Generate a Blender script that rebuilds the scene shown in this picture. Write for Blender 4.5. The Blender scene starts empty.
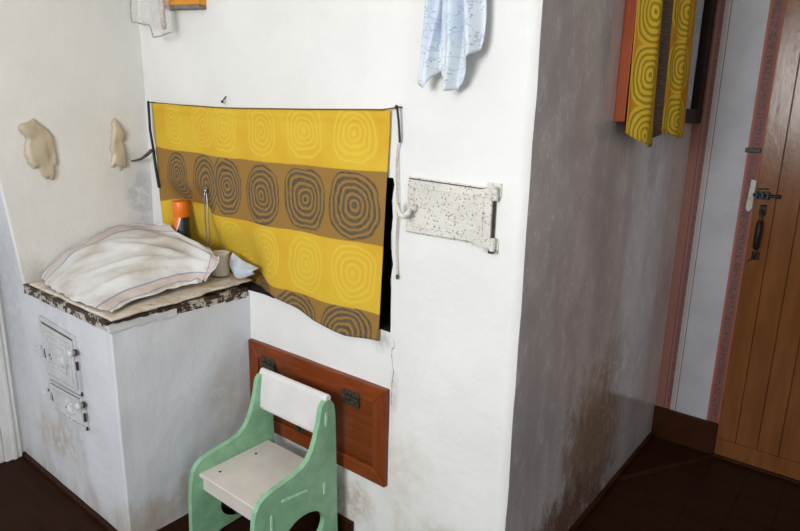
import bpy, bmesh, math, random
from mathutils import Vector, Matrix, noise as mn
random.seed(7)
S = bpy.context.scene
COL = S.collection
PI = math.pi

# ------------------------------------------------------------------ materials
class N:
    """small helper around one node tree"""
    def __init__(s, name):
        s.m = bpy.data.materials.new(name); s.m.use_nodes = True
        s.t = s.m.node_tree; s.b = s.t.nodes['Principled BSDF']
        s.out = s.t.nodes['Material Output']
        s._co = None
    def n(s, typ, **kw):
        x = s.t.nodes.new(typ)
        for k, v in kw.items(): setattr(x, k, v)
        return x
    def l(s, a, b): s.t.links.new(a, b)
    def setin(s, sock, v):
        if isinstance(v, bpy.types.NodeSocket): s.l(v, sock)
        else: sock.default_value = v
    @property
    def co(s):
        if s._co is None: s._co = s.n('ShaderNodeTexCoord')
        return s._co.outputs['Object']
    @property
    def uv(s):
        if s._co is None: s._co = s.n('ShaderNodeTexCoord')
        return s._co.outputs['UV']
    def math(s, op, a, b=0.0, clamp=False):
        x = s.n('ShaderNodeMath', operation=op); x.use_clamp = clamp
        s.setin(x.inputs[0], a); s.setin(x.inputs[1], b); return x.outputs[0]
    def vm(s, op, a, b=(0, 0, 0)):
        x = s.n('ShaderNodeVectorMath', operation=op)
        s.setin(x.inputs[0], a); s.setin(x.inputs[1], b)
        return x.outputs['Value'] if op in ('LENGTH', 'DISTANCE', 'DOT_PRODUCT') else x.outputs[0]
    def noise(s, scale, detail=4, rough=.55, vec=None, stretch=None, dist=0):
        v = vec if vec is not None else s.co
        if stretch: v = s.vm('MULTIPLY', v, stretch)
        x = s.n('ShaderNodeTexNoise'); s.l(v, x.inputs['Vector'])
        x.inputs['Scale'].default_value = scale; x.inputs['Detail'].default_value = detail
        x.inputs['Roughness'].default_value = rough; x.inputs['Distortion'].default_value = dist
        return x.outputs[0]
    def noisecol(s, scale, vec=None):
        v = vec if vec is not None else s.co
        x = s.n('ShaderNodeTexNoise'); s.l(v, x.inputs['Vector']); x.inputs['Scale'].default_value = scale
        return x.outputs['Color']
    def voro(s, scale, vec=None, feature='F1'):
        x = s.n('ShaderNodeTexVoronoi', feature=feature); s.l(vec if vec is not None else s.co, x.inputs['Vector'])
        x.inputs['Scale'].default_value = scale; return x.outputs['Distance']
    def ramp(s, v, lo, hi):
        x = s.n('ShaderNodeMapRange', interpolation_type='SMOOTHSTEP')
        s.setin(x.inputs['Value'], v); x.inputs['From Min'].default_value = lo; x.inputs['From Max'].default_value = hi
        return x.outputs['Result']
    def mix(s, f, a, b, mode='MIX'):
        x = s.n('ShaderNodeMix', data_type='RGBA', blend_type=mode)
        s.setin(x.inputs['Factor'], f)
        for k, v in ((6, a), (7, b)):
            if isinstance(v, bpy.types.NodeSocket): s.l(v, x.inputs[k])
            else: x.inputs[k].default_value = (*v, 1) if len(v) == 3 else v
        return x.outputs[2]
    def xyz(s, v):
        x = s.n('ShaderNodeSeparateXYZ'); s.l(v, x.inputs[0]); return x.outputs
    def bump(s, h, strength=.3, dist=.01, prev=None):
        x = s.n('ShaderNodeBump'); s.l(h, x.inputs['Height'])
        x.inputs['Strength'].default_value = strength; x.inputs['Distance'].default_value = dist
        if prev is not None: s.l(prev, x.inputs['Normal'])
        return x.outputs[0]
    def fin(s, color=None, rough=.5, metal=0., normal=None, spec=None, alpha=None):
        if color is not None:
            if isinstance(color, bpy.types.NodeSocket): s.l(color, s.b.inputs['Base Color'])
            else: s.b.inputs['Base Color'].default_value = (*color, 1)
        s.setin(s.b.inputs['Roughness'], rough); s.setin(s.b.inputs['Metallic'], metal)
        if normal is not None: s.l(normal, s.b.inputs['Normal'])
        if spec is not None: s.setin(s.b.inputs['Specular IOR Level'], spec)
        return s.m

def lin(r, g, b):
    f = lambda c: (c/255/12.92) if c <= 10 else ((c/255+.055)/1.055)**2.4
    return (f(r), f(g), f(b))

def simple(name, col, rough=.5, metal=0., nscale=40., namt=.12, bump=.15, bdist=.002, spec=None):
    """paint, metal or cloth with slight uneven tone and a fine bump"""
    k = N(name); n = k.noise(nscale, 5)
    dark = tuple(c*(1-namt*2) for c in col); light = tuple(min(1, c*(1+namt)) for c in col)
    c = k.mix(k.ramp(n, .3, .7), dark, light)
    return k.fin(c, rough, metal, k.bump(n, bump, bdist), spec)

def whitewash(name, base, tan=(.42, .30, .19), patches=(), low=None, cracks=(), bumpy=.35):
    k = N(name); co = k.co
    n1 = k.noise(3.0, 5); n2 = k.noise(30, 6, .6); n3 = k.noise(9, 5, stretch=(1, 1, .5))
    c = k.mix(k.ramp(n1, .35, .7), tuple(x*.93 for x in base), base)
    c = k.mix(k.math('MULTIPLY', k.ramp(n2, .55, .75), .10), c, (.62, .58, .50))
    X = k.xyz(co)
    if low:      # tan tone, strongest at the floor, with a ragged upper edge
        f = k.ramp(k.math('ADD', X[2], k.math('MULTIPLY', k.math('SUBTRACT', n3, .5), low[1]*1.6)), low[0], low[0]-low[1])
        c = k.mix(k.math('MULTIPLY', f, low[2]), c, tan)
    for (p, r, amt, tc) in patches:  # stains and other soft patches of tone
        d = k.vm('LENGTH', k.vm('MULTIPLY', k.vm('SUBTRACT', co, p), tuple(1/q for q in r)))
        d = k.math('ADD', d, k.math('MULTIPLY', k.math('SUBTRACT', n3, .5), 1.6))
        f = k.math('MULTIPLY', k.ramp(d, 1.0, .2), k.math('MULTIPLY', k.ramp(n2, .25, .6), amt))
        c = k.mix(f, c, tc)
    for (x0, za, zb) in cracks:
        w = k.noise(14, 4)
        dx = k.math('ABSOLUTE', k.math('SUBTRACT', k.math('ADD', X[0], k.math('MULTIPLY', k.math('SUBTRACT', w, .5), .06)), x0))
        f = k.math('MULTIPLY', k.ramp(dx, .0018, .0006), k.math('MULTIPLY', k.ramp(X[2], za, za+.02), k.ramp(X[2], zb, zb-.02)))
        c = k.mix(k.math('MULTIPLY', f, .75), c, (.12, .10, .09))
    b = k.bump(k.noise(6, 4), bumpy, .02)
    b = k.bump(k.noise(55, 4, stretch=(1, 1, .45)), .3, .003, b)
    return k.fin(c, .75, 0, b, .25)

M = {}
M['white_front'] = whitewash('whitewash_front', (.80, .79, .765), patches=[
    ((-.35, 0, .30), (.13, .3, .20), .30, (.52, .43, .32)), ((-.62, 0, .10), (.2, .3, .13), .6, (.38, .27, .17)),
    ((-.20, 0, .12), (.25, .3, .12), .5, (.45, .36, .25)), ((-.43, 0, .70), (.05, .2, .05), .6, (.35, .31, .26)),
    ((-.39, 0, .55), (.03, .2, .12), .4, (.4, .33, .26))],
    cracks=[(-.40, .50, .725)])
M['white_alcove'] = whitewash('whitewash_alcove', (.74, .72, .68), patches=[
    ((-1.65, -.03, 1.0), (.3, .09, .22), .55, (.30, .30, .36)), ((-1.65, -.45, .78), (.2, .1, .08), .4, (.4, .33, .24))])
M['white_stove'] = whitewash('whitewash_range', (.65, .665, .70), tan=(.27, .205, .15), low=(.14, .24, .75), patches=[
    ((-1.42, -.5, .5), (.30, .05, .36), .55, (.40, .41, .46)), ((-1.80, -.5, .9), (.22, .08, .9), .6, (.44, .46, .49)),  # greyer over the range front and the jamb
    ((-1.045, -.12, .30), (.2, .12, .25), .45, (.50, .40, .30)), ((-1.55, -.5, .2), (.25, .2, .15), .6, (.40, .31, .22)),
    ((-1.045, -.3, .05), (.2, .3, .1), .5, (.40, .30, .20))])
M['white_room'] = whitewash('whitewash_room', (.72, .71, .68))

def grey_side():
    k = N('grey_gloss_paint'); co = k.co; X = k.xyz(co)
    st = k.vm('MULTIPLY', co, (1, 1.3, .75))
    n1 = k.noise(4, 6, .6, vec=st); n2 = k.noise(16, 6, .65, vec=st); n3 = k.noise(60, 5, .7, vec=st)
    c = k.mix(k.ramp(n1, .3, .7), (.44, .42, .425), (.62, .605, .605))
    c = k.mix(k.math('MULTIPLY', k.ramp(n2, .52, .72), .5), c, (.74, .725, .72))
    # bare clay where the paint has worn away
    for (p, r, amt, tc) in (((0, .60, .30), (1, .34, .36), .85, (.30, .20, .12)), ((0, .40, .04), (1, .55, .22), .9, (.17, .085, .05)),
                            ((0, .72, .52), (1, .14, .16), .6, (.24, .19, .13)), ((0, .9, 1.18), (1, .10, .14), .5, (.16, .12, .10))):
        d = k.vm('LENGTH', k.vm('MULTIPLY', k.vm('SUBTRACT', co, p), (0, 1/r[1], 1/r[2])))
        d = k.math('ADD', d, k.math('MULTIPLY', k.math('SUBTRACT', n2, .5), 1.6))
        c = k.mix(k.math('MULTIPLY', k.ramp(d, 1.0, .25), amt), c, tc)
    chips = k.math('MULTIPLY', k.ramp(n3, .57, .63), k.ramp(n1, .38, .55))
    c = k.mix(k.math('MULTIPLY', chips, .75), c, (.82, .81, .79))
    b = k.bump(k.noise(5, 4, vec=st), .15, .008); b = k.bump(n2, .18, .003, b); b = k.bump(n3, .2, .001, b)
    k.b.inputs['Coat Weight'].default_value = .9; k.b.inputs['Coat IOR'].default_value = 1.75; k.setin(k.b.inputs['Coat Roughness'], k.math('ADD', .05, k.math('MULTIPLY', n2, .10)))
    k.l(k.bump(k.noise(7, 4, vec=st), .06, .004), k.b.inputs['Coat Normal'])
    return k.fin(c, .35, 0, b, .5)
M['grey'] = grey_side()

def floor_mat():
    k = N('brown_floor_paint'); X = k.xyz(k.co)
    n = k.noise(5, 5, stretch=(1, 6, 1)); n2 = k.noise(50, 4)
    seam = k.ramp(k.math('ABSOLUTE', k.math('SUBTRACT', k.math('FRACT', k.math('MULTIPLY', X[0], 1/.13)), .5)), .485, .497)
    c = k.mix(k.ramp(n, .3, .7), (.020, .0065, .0025), (.030, .010, .004))
    c = k.mix(seam, c, (.008, .004, .003))
    b = k.bump(k.math('SUBTRACT', n2, k.math('MULTIPLY', seam, 2.0)), .2, .002)
    return k.fin(c, .45, 0, b, .06)
M['floor'] = floor_mat()
M['brown_trim'] = simple('brown_gloss_trim', (.034, .011, .004), .4, nscale=20, spec=.12)
M['plain_white'] = simple('white_gloss_paint', (.70, .69, .67), .45, nscale=15, namt=.04)
M['ceiling'] = simple('ceiling_white', (.75, .74, .72), .8, namt=.03)

def wallpaper():
    k = N('striped_wallpaper'); X = k.xyz(k.co); x = X[0]; n = k.noise(70, 4); nb = k.noise(8, 4)
    c = k.mix(k.ramp(nb, .3, .7), (.35, .34, .355), (.40, .39, .405))
    def stripe(c, a, b, col, amt=1.0, e=.0012):
        f = k.math('MULTIPLY', k.ramp(x, a-e, a+e), k.ramp(x, b+e, b-e))
        return k.mix(k.math('MULTIPLY', f, amt) if amt != 1 else f, c, col)
    mott = k.mix(k.ramp(k.noise(160, 3, stretch=(.5, 1, 1)), .42, .58), (.10, .045, .042), (.165, .075, .065))
    c = stripe(c, -.2, .062, (.235, .10, .075)); c = stripe(c, .033, .036, (.10, .035, .03))
    c = stripe(c, .045, .060, mott, .8); c = stripe(c, .060, .074, (.34, .29, .28)); c = stripe(c, .080, .083, (.16, .07, .06))
    c = stripe(c, .205, 5, (.27, .085, .06)); c = stripe(c, .218, .240, mott); c = stripe(c, .214, .2165, (.12, .04, .03)); c = stripe(c, .2415, .244, (.12, .04, .03))
    return k.fin(c, .6, 0, k.bump(n, .1, .001), .35)
M['wallpaper'] = wallpaper()

def wood(name, a, b, stretch, rough=.35, scale=6, bands=None):
    k = N(name); v = k.vm('MULTIPLY', k.co, stretch)
    n = k.noise(scale, 7, .6, vec=v, dist=.8); c = k.mix(k.ramp(n, .3, .7), a, b)
    if bands:     # strips of differing tone, glued side by side
        q = k.math('FLOOR', k.math('MULTIPLY', k.xyz(k.co)[bands[0]], 1/bands[1]))
        w = k.n('ShaderNodeTexWhiteNoise', noise_dimensions='1D'); k.l(q, w.inputs['W'])
        c = k.mix(k.math('MULTIPLY', w.outputs['Value'], .6), c, tuple(t*.42 for t in a))
    return k.fin(c, rough, 0, k.bump(n, .12, .002), .22)
M['hatch_frame'] = wood('red_brown_varnish', (.145, .030, .007), (.225, .051, .012), (1, 1, 8), .32)
M['hatch_leaf'] = wood('red_brown_planks', (.15, .030, .007), (.245, .058, .014), (.6, 1, 9), .32, bands=(2, .043))
M['hatch_stile'] = wood('red_brown_stile', (.135, .028, .007), (.205, .046, .011), (8, 1, 1), .32)
M['red_board'] = wood('orange_red_board', (.25, .042, .009), (.34, .065, .015), (8, 8, .8), .4)
M['dark_board'] = wood('dark_brown_board', (.010, .004, .003), (.018, .007, .004), (8, 8, .8), .5)

def door_mat():
    k = N('ochre_brown_door_paint'); co = k.co
    n = k.noise(9, 5, stretch=(3, 1, .5)); n2 = k.noise(60, 5, .7, stretch=(1, 1, .6))
    c = k.mix(k.ramp(n, .3, .7), (.135, .047, .012), (.175, .064, .017))
    X = k.xyz(co)
    up = k.ramp(X[2], 1.25, 1.45)
    c = k.mix(k.math('MULTIPLY', k.ramp(n2, .58, .66), k.math('MULTIPLY', up, .75)), c, (.05, .025, .012))
    b = k.bump(n2, .25, .002); b = k.bump(n, .15, .004, b)
    return k.fin(c, .20, 0, b, .30)
M['door'] = door_mat()

# chalky white paint peeling off iron
def chipped(name, white, rust, amount, rough=.6, speck=False, fine=22):
    k = N(name); n = k.noise(fine, 7, .65); n2 = k.noise(120, 4, .6)
    c = k.mix(k.ramp(k.noise(10, 3), .3, .7), tuple(x*.85 for x in white), white)
    f = k.ramp(n, amount, amount-.07)
    c = k.mix(f, c, k.mix(k.ramp(n2, .4, .6), rust, tuple(t*.35 for t in rust)))
    b = k.bump(n, .4, .003)
    if speck:
        v = k.voro(115, k.vm('ADD', k.co, k.vm('MULTIPLY', k.noisecol(40), (.02, .02, .02))))
        s = k.math('MULTIPLY', k.ramp(v, .36, .20), k.ramp(k.noise(30, 3), .34, .48))
        c = k.mix(k.math('MULTIPLY', s, .7), c, (.15, .12, .10)); b = k.bump(v, .5, .003, b)
    return k.fin(c, rough, 0, b, .3)
M['iron_white'] = chipped('white_painted_iron', (.70, .67, .61), (.20, .11, .06), .30, speck=True)
M['range_door'] = chipped('grey_white_painted_iron', (.60, .605, .62), (.16, .10, .07), .36)
M['hob'] = chipped('rusty_hob_iron', (.50, .45, .38), (.060, .036, .022), .60)
M['gap'] = simple('soot', (.010, .009, .008), .9)
M['rust'] = simple('rusty_iron', (.055, .032, .022), .6, .3, nscale=80, namt=.3)
M['hinge'] = simple('tarnished_hinge', (.085, .075, .055), .42, .6, nscale=90, namt=.3)
M['black_iron'] = simple('black_iron', (.012, .011, .012), .45, .4, nscale=60)
M['steel'] = simple('thin_steel_wire', (.40, .39, .36), .28, .9, namt=.05)
M['green'] = simple('mint_green_paint', (.25, .475, .285), .38, nscale=25, namt=.07, bump=.12)
M['green_edge'] = simple('pale_green_worn_edge', (.45, .68, .52), .45, nscale=60, namt=.1)
M['seat'] = simple('cream_white_laminate', (.66, .60, .55), .33, nscale=12, namt=.035)
M['backrest'] = simple('white_backrest_paint', (.74, .715, .70), .33, nscale=12, namt=.03)
M['screw'] = simple('dark_screw', (.02, .02, .02), .4, .5)
M['enamel'] = simple('cream_enamel', (.66, .62, .52), .25, nscale=15, namt=.04)
M['orange_plastic'] = simple('orange_plastic', (.80, .175, .008), .35, nscale=10, namt=.05)
M['dark_fabric'] = simple('dark_tape', (.022, .020, .028), .7)
M['cord_white'] = simple('dirty_white_cord', (.60, .52, .48), .8, nscale=150, namt=.15)
M['string'] = simple('brown_string', (.16, .10, .035), .8, nscale=120)
M['twig'] = simple('dark_twig', (.10, .07, .05), .7, nscale=60, namt=.3)
M['orange_box'] = wood('orange_varnish', (.62, .235, .020), (.74, .33, .045), (1, 1, 6), .3)
M['grey_edge'] = simple('grey_shade_edge', (.20, .185, .16), .7)  # grey puts the shade under the orange board into the colour
M['strike'] = simple('pale_grey_plate', (.46, .43, .38), .5, nscale=30, namt=.15)

def ornament():
    k = N('pale_beige_casting'); n = k.noise(18, 5, stretch=(1, 1, .35))
    c = k.mix(k.ramp(n, .3, .7), (.45, .375, .265), (.58, .505, .38))
    m = k.fin(c, .38, 0, k.bump(n, .35, .008), .4)
    k.b.inputs['Subsurface Weight'].default_value = .25
    k.b.inputs['Subsurface Radius'].default_value = (.008, .006, .004)
    return m
M['ornament'] = ornament()

# printed curtain cloth: rows of hand drawn concentric ovals on bands of colour
def oval_dist(k, uv, centres, wob=.018, seed=0.0):
    v = k.vm('ADD', uv, (seed, seed, 0))
    off = k.vm('MULTIPLY', k.vm('SUBTRACT', k.noisecol(9, v), (.5, .5, .5)), (wob*2.2, wob*2.2, 0))
    p = k.vm('ADD', uv, off); d = None
    for (u, w, ru, rw) in centres:
        q = k.vm('MULTIPLY', k.vm('SUBTRACT', p, (u, w, 0)), (1/ru, 1/rw, 0))
        X = k.xyz(q)
        e = k.math('POWER', k.math('ADD', k.math('POWER', k.math('ABSOLUTE', X[0]), 2.5), k.math('POWER', k.math('ABSOLUTE', X[1]), 2.5)), .4)
        d = e if d is None else k.math('MINIMUM', d, e)
    return d
def rings(k, d, count, lo, hi):
    s = k.math('SINE', k.math('MULTIPLY', k.math('ADD', d, k.math('MULTIPLY', k.math('SUBTRACT', k.noise(13, 3, vec=k.uv), .5), .16)), 2*PI*count))
    return k.math('MULTIPLY', k.ramp(s, lo, hi), k.ramp(d, 1.0, .97))

YEL = (.66, .445, .040); GOLD = (.63, .37, .030); OCH = (.30, .165, .042); INK = (.085, .072, .050); PALE = (.74, .545, .085)
def curtain_mat():
    k = N('yellow_oval_print'); uv = k.uv; X = k.xyz(uv); v = X[1]
    wv = k.math('ADD', v, k.math('MULTIPLY', k.math('SUBTRACT', k.noise(8, 3, vec=uv), .5), .006))
    brown = k.math('ADD', k.math('MULTIPLY', k.ramp(wv, .164, .167), k.ramp(wv, .374, .371)), k.ramp(wv, .574, .577))
    xs = [-1.437, -1.262, -1.135, -.944, -.745, -.540, -.335]; rx = [.062, .080, .075, .086, .092, .100, .09]
    dk = oval_dist(k, uv, [(x, .265 + (.008 if i % 2 else 0), r, .100) for i, (x, r) in enumerate(zip(xs, rx))]
                   + [(x, .663, r, .098) for x, r in zip([-1.2, -.985, -.800, -.575, -.395], [.08, .075, .098, .105, .06])])
    dy = oval_dist(k, uv, [(x, .068, r*.92, .088) for x, r in zip(xs, rx)] + [(x+.0, .470, r*.95, .098) for x, r in zip(xs, rx)], seed=3.7)
    base = k.mix(k.ramp(k.noise(5, 3, vec=uv), .35, .65), YEL, GOLD)
    base = k.mix(k.math('MULTIPLY', k.ramp(dy, 1.0, .9), .30), base, (.66, .45, .035))
    c = k.mix(k.math('MULTIPLY', rings(k, dy, 5.0, -.1, .6), .40), base, PALE)
    cb = k.mix(rings(k, dk, 5.4, -.45, .05), OCH, k.mix(k.ramp(k.noise(60, 3, vec=uv), .3, .7), INK, (.14, .105, .065)))
    c = k.mix(brown, c, cb)
    b = k.bump(k.noise(500, 2, vec=uv), .12, .001); b = k.bump(k.noise(16, 4), .15, .006, b)
    m = k.fin(c, .8, 0, b, .15); return m
M['curtain'] = curtain_mat()

def curtain2_mat():
    k = N('yellow_oval_print_turned'); uv = k.uv; X = k.xyz(uv); u = X[0]
    d = oval_dist(k, uv, [(.080, 1.30+.165*i, .078, .088) for i in range(-1, 6)] + [(.375, 1.345+.160*i, .088, .080) for i in range(-1, 6)], wob=.010)
    base = k.mix(k.ramp(k.noise(6, 3, vec=uv), .35, .65), (.50, .22, .018), (.56, .27, .022))
    base = k.mix(k.ramp(d, 1.02, .97), base, (.62, .42, .035))
    c = k.mix(k.math('MULTIPLY', rings(k, d, 5.0, .0, .5), .8), base, (.24, .15, .02))
    br = k.math('MULTIPLY', k.ramp(u, .158, .162), k.ramp(u, .290, .286))
    c = k.mix(br, c, k.mix(k.ramp(k.noise(60, 3, vec=uv, stretch=(.3, 3, 1)), .4, .6), (.085, .062, .045), (.13, .095, .065)))
    return k.fin(c, .8, 0, k.bump(k.noise(400, 2, vec=uv), .1, .001), .15)
M['curtain_turned'] = curtain2_mat()

def towel_mat():
    k = N('striped_linen'); uv = k.uv; X = k.xyz(uv); u, v = X[0], X[1]
    n = k.noise(3.2, 4, vec=uv)
    c = k.mix(k.ramp(n, .42, .66), (.66, .645, .63), (.50, .455, .40))
    def line(c, t, a, b, col, amt=1., gate=None):
        f = k.math('MULTIPLY', k.ramp(t, a-.004, a+.004), k.ramp(t, b+.004, b-.004))
        f = k.math('MULTIPLY', f, amt)
        if gate is not None: f = k.math('MULTIPLY', f, gate)
        return k.mix(f, c, col)
    pink = k.mix(k.ramp(k.noise(60, 3, vec=uv), .45, .6), (.52, .45, .43), (.60, .38, .31))
    blue = (.20, .25, .38)
    for t, off, sg, g in ((v, 0, 1, None), (v, 1, -1, None), (u, 1, -1, k.ramp(v, .33, .40))):
        q = lambda a, b: (off+sg*a, off+sg*b) if sg > 0 else (off+sg*b, off+sg*a)
        w = .75 if t is u else 1.0
        c = line(c, t, *q(.045*w, .135*w), pink, .6, g)
        c = line(c, t, *q(.036*w, .048*w), blue, .85, g); c = line(c, t, *q(.132*w, .146*w), blue, .85, g)
        c = line(c, t, *q(.0, .012*w), (.74, .73, .72), 1., g)
    b = k.bump(k.noise(420, 2, vec=uv), .15, .001); b = k.bump(k.noise(9, 4, vec=uv), .3, .012, b)
    return k.fin(c, .85, 0, b, .15)
M['towel'] = towel_mat()

def oilcloth_mat():
    k = N('worn_flowered_oilcloth'); uv = k.uv
    n = k.noise(9, 5, vec=uv); n2 = k.noise(26, 4, vec=uv)
    c = k.mix(k.ramp(n, .4, .65), (.68, .62, .54), (.56, .47, .36))
    c = k.mix(k.math('MULTIPLY', k.ramp(n2, .60, .68), .55), c, (.30, .17, .08))
    c = k.mix(k.math('MULTIPLY', k.ramp(k.noise(12, 3, vec=k.vm('ADD', uv, (5, 2, 0))), .64, .70), .6), c, (.45, .12, .06))
    return k.fin(c, .6, 0, k.bump(k.noise(22, 5, vec=uv), .5, .008), .3)
M['oilcloth'] = oilcloth_mat()
M['blue_cloth'] = simple('pale_blue_white_cloth', (.55, .60, .68), .85, nscale=25, namt=.05, bump=.2)

def kerchief_mat():
    k = N('blue_flowered_cotton'); co = k.uv
    base = k.mix(k.ramp(k.noise(5, 3, vec=co), .35, .65), (.68, .72, .76), (.56, .64, .74))
    v = k.voro(125, k.vm('ADD', co, k.vm('MULTIPLY', k.noisecol(60, co), (.012, .012, 0))))
    f = k.math('MULTIPLY', k.ramp(v, .34, .22), k.ramp(k.noise(26, 3, vec=co), .46, .54))
    c = k.mix(k.math('MULTIPLY', f, .6), base, (.20, .29, .47))
    s = k.ramp(k.math('ABSOLUTE', k.math('SUBTRACT', k.noise(22, 3, vec=co), .5)), .02, .008)
    c = k.mix(k.math('MULTIPLY', s, .45), c, (.30, .38, .52))
    return k.fin(c, .85, 0, k.bump(k.noise(300, 2, vec=co), .1, .001), .15)
M['kerchief'] = kerchief_mat()

def plastic():
    k = N('thin_clear_polythene'); n = k.noise(14, 5)
    k.fin((.72, .72, .70), .25, 0, k.bump(n, .6, .01), .5)
    tr = k.n('ShaderNodeBsdfTransparent'); mx = k.n('ShaderNodeMixShader')
    k.setin(mx.inputs[0], k.math('MULTIPLY', k.ramp(n, .2, .8), .38))
    k.l(tr.outputs[0], mx.inputs[1]); k.l(k.b.outputs[0], mx.inputs[2]); k.l(mx.outputs[0], k.out.inputs[0])
    return k.m
M['polythene'] = plastic()
M['bag_edge'] = simple('bag_welded_edge', (.34, .34, .33), .4)

def pane():
    k = N('dark_window_glass'); k.fin((.012, .016, .018), .06, 0, k.bump(k.noise(4, 2), .05, .004), .15); return k.m
M['dark_glass'] = pane()
def skyglass():
    k = N('clear_window_glass'); k.fin((1, 1, 1), .02)
    tr = k.n('ShaderNodeBsdfTransparent'); gl = k.n('ShaderNodeBsdfGlossy'); gl.inputs['Roughness'].default_value = .03
    mx = k.n('ShaderNodeMixShader'); mx.inputs[0].default_value = .06
    k.l(tr.outputs[0], mx.inputs[1]); k.l(gl.outputs[0], mx.inputs[2]); k.l(mx.outputs[0], k.out.inputs[0]); return k.m
M['clear_glass'] = skyglass()
def can_mat():
    k = N('black_can_label'); X = k.xyz(k.co); n = k.noise(30, 3)
    c = k.mix(k.ramp(n, .3, .7), (.012, .012, .016), (.02, .02, .026))
    st = k.ramp(k.math('SINE', k.math('MULTIPLY', X[0], 620)), .55, .9)
    c = k.mix(k.math('MULTIPLY', st, .35), c, (.03, .10, .12))
    d = k.math('SUBTRACT', k.math('ADD', k.math('MULTIPLY', k.vm('DOT_PRODUCT', k.co, (.52, .85, 0)), 3.0), .19), X[2])   # slanting edge of the label
    c = k.mix(k.ramp(d, .004, -.004), c, (.78, .17, .01))
    c = k.mix(k.ramp(k.math('ABSOLUTE', d), .008, .005), c, (.7, .66, .6))
    return k.fin(c, .35, 0, None, .5)
M['can'] = can_mat()

# ------------------------------------------------------------------ mesh helpers
def obj(name, bm, mat, parent=None, smooth=False, kind=None, bevel=0, autosm=None):
    me = bpy.data.meshes.new(name)
    bmesh.ops.recalc_face_normals(bm, faces=bm.faces)
    bm.to_mesh(me); bm.free()
    mats = mat if isinstance(mat, (list, tuple)) else [mat]
    for m in mats: me.materials.append(M[m])
    if smooth:
        for p in me.polygons: p.use_smooth = True
    o = bpy.data.objects.new(name, me); COL.objects.link(o)
    if parent:
        o.parent = parent; o.matrix_parent_inverse = Matrix.Translation(-parent.location) if parent.parent is None else parent.matrix_parent_inverse.copy()
        if parent.parent is not None: o.matrix_parent_inverse = Matrix.Identity(4)
        elif parent.type == 'MESH': o.matrix_parent_inverse = Matrix.Identity(4)
    if kind: o['kind'] = kind
    if bevel:
        b = o.modifiers.new('bevel', 'BEVEL'); b.width = bevel; b.segments = 3; b.limit_method = 'ANGLE'; b.angle_limit = math.radians(40)
    return o
def thing(name, loc, label, cat, group=None):
    o = bpy.data.objects.new(name, None); COL.objects.link(o); o.location = loc; o.empty_display_size = .05
    return tag(o, label, cat, group)
def tag(o, label, cat, group=None):
    o['label'] = label; o['category'] = cat
    if group: o['group'] = group
    return o
def base(o):
    """give a one-mesh thing an origin at its foot"""
    me = o.data; zs = [v.co.z for v in me.vertices]; xs = [v.co.x for v in me.vertices]; ys = [v.co.y for v in me.vertices]
    p = Vector(((min(xs)+max(xs))/2, (min(ys)+max(ys))/2, min(zs)))
    me.transform(Matrix.Translation(-p)); o.location = p; return o

def box(bm, x0, x1, y0, y1, z0, z1, mi=0):
    vs = [bm.verts.new((x, y, z)) for z in (z0, z1) for y in (y0, y1) for x in (x0, x1)]
    for f in ((0, 2, 3, 1), (4, 5, 7, 6), (0, 1, 5, 4), (1, 3, 7, 5), (3, 2, 6, 7), (2, 0, 4, 6)):
        bm.faces.new([vs[i] for i in f]).material_index = mi
    return bm
def B(*a): return box(bmesh.new(), *a)
def prism(bm, pts, axis, a, b, mi=0):
    """polygon given in the two other axes, pushed from a to b along axis"""
    def P(p, t):
        return {'x': (t, p[0], p[1]), 'y': (p[0], t, p[1]), 'z': (p[0], p[1], t)}[axis]
    va = [bm.verts.new(P(p, a)) for p in pts]; vb = [bm.verts.new(P(p, b)) for p in pts]
    fs = [bm.faces.new(va), bm.faces.new(vb)]
    n = len(pts)
    for i in range(n): fs.append(bm.faces.new((va[i], va[(i+1) % n], vb[(i+1) % n], vb[i])))
    for f in fs: f.material_index = mi
    bmesh.ops.triangulate(bm, faces=fs[:2], ngon_method='EAR_CLIP')
    return bm
def tube(bm, pts, r, seg=10, closed_ends=True):
    pts = [Vector(p) for p in pts]; rr = r if isinstance(r, (list, tuple)) else [r]*len(pts); prev = None; rings_ = []
    ref = Vector((.31, .52, .79))
    for i, p in enumerate(pts):
        t = (pts[min(i+1, len(pts)-1)] - pts[max(i-1, 0)]).normalized()
        n = (ref - t*ref.dot(t)).normalized() if prev is None else (prev - t*prev.dot(t)).normalized()
        prev = n; bn = t.cross(n)
        rings_.append([bm.verts.new(p + (n*math.cos(2*PI*k/seg) + bn*math.sin(2*PI*k/seg))*rr[i]) for k in range(seg)])
    for a, b in zip(rings_, rings_[1:]):
        for k in range(seg): bm.faces.new((a[k], a[(k+1) % seg], b[(k+1) % seg], b[k]))
    if closed_ends: bm.faces.new(rings_[0]); bm.faces.new(rings_[-1])
    return bm
def lathe(bm, prof, c, axis='z', seg=32):
    """profile of (radius, height) turned about an axis through c"""
    rs = []
    for r, h in prof:
        ring = []
        for k in range(seg):
            a = 2*PI*k/seg; u, w = r*math.cos(a), r*math.sin(a)
            p = {'z': (u, w, h), 'y': (u, h, w), 'x': (h, u, w)}[axis]
            ring.append(bm.verts.new(Vector(c)+Vector(p)))
        rs.append(ring)
    for a, b in zip(rs, rs[1:]):
        for k in range(seg): bm.faces.new((a[k], a[(k+1) % seg], b[(k+1) % seg], b[k]))
    for ring, (r, h) in ((rs[0], prof[0]), (rs[-1], prof[-1])):
        if r > 1e-6: bm.faces.new(ring)
    bmesh.ops.remove_doubles(bm, verts=[v for ring in rs for v in ring], dist=1e-6)
    return bm
def lerp(a, b, t): return a+(b-a)*t
def sm(t): t = max(0., min(1., t)); return t*t*(3-2*t)
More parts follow.
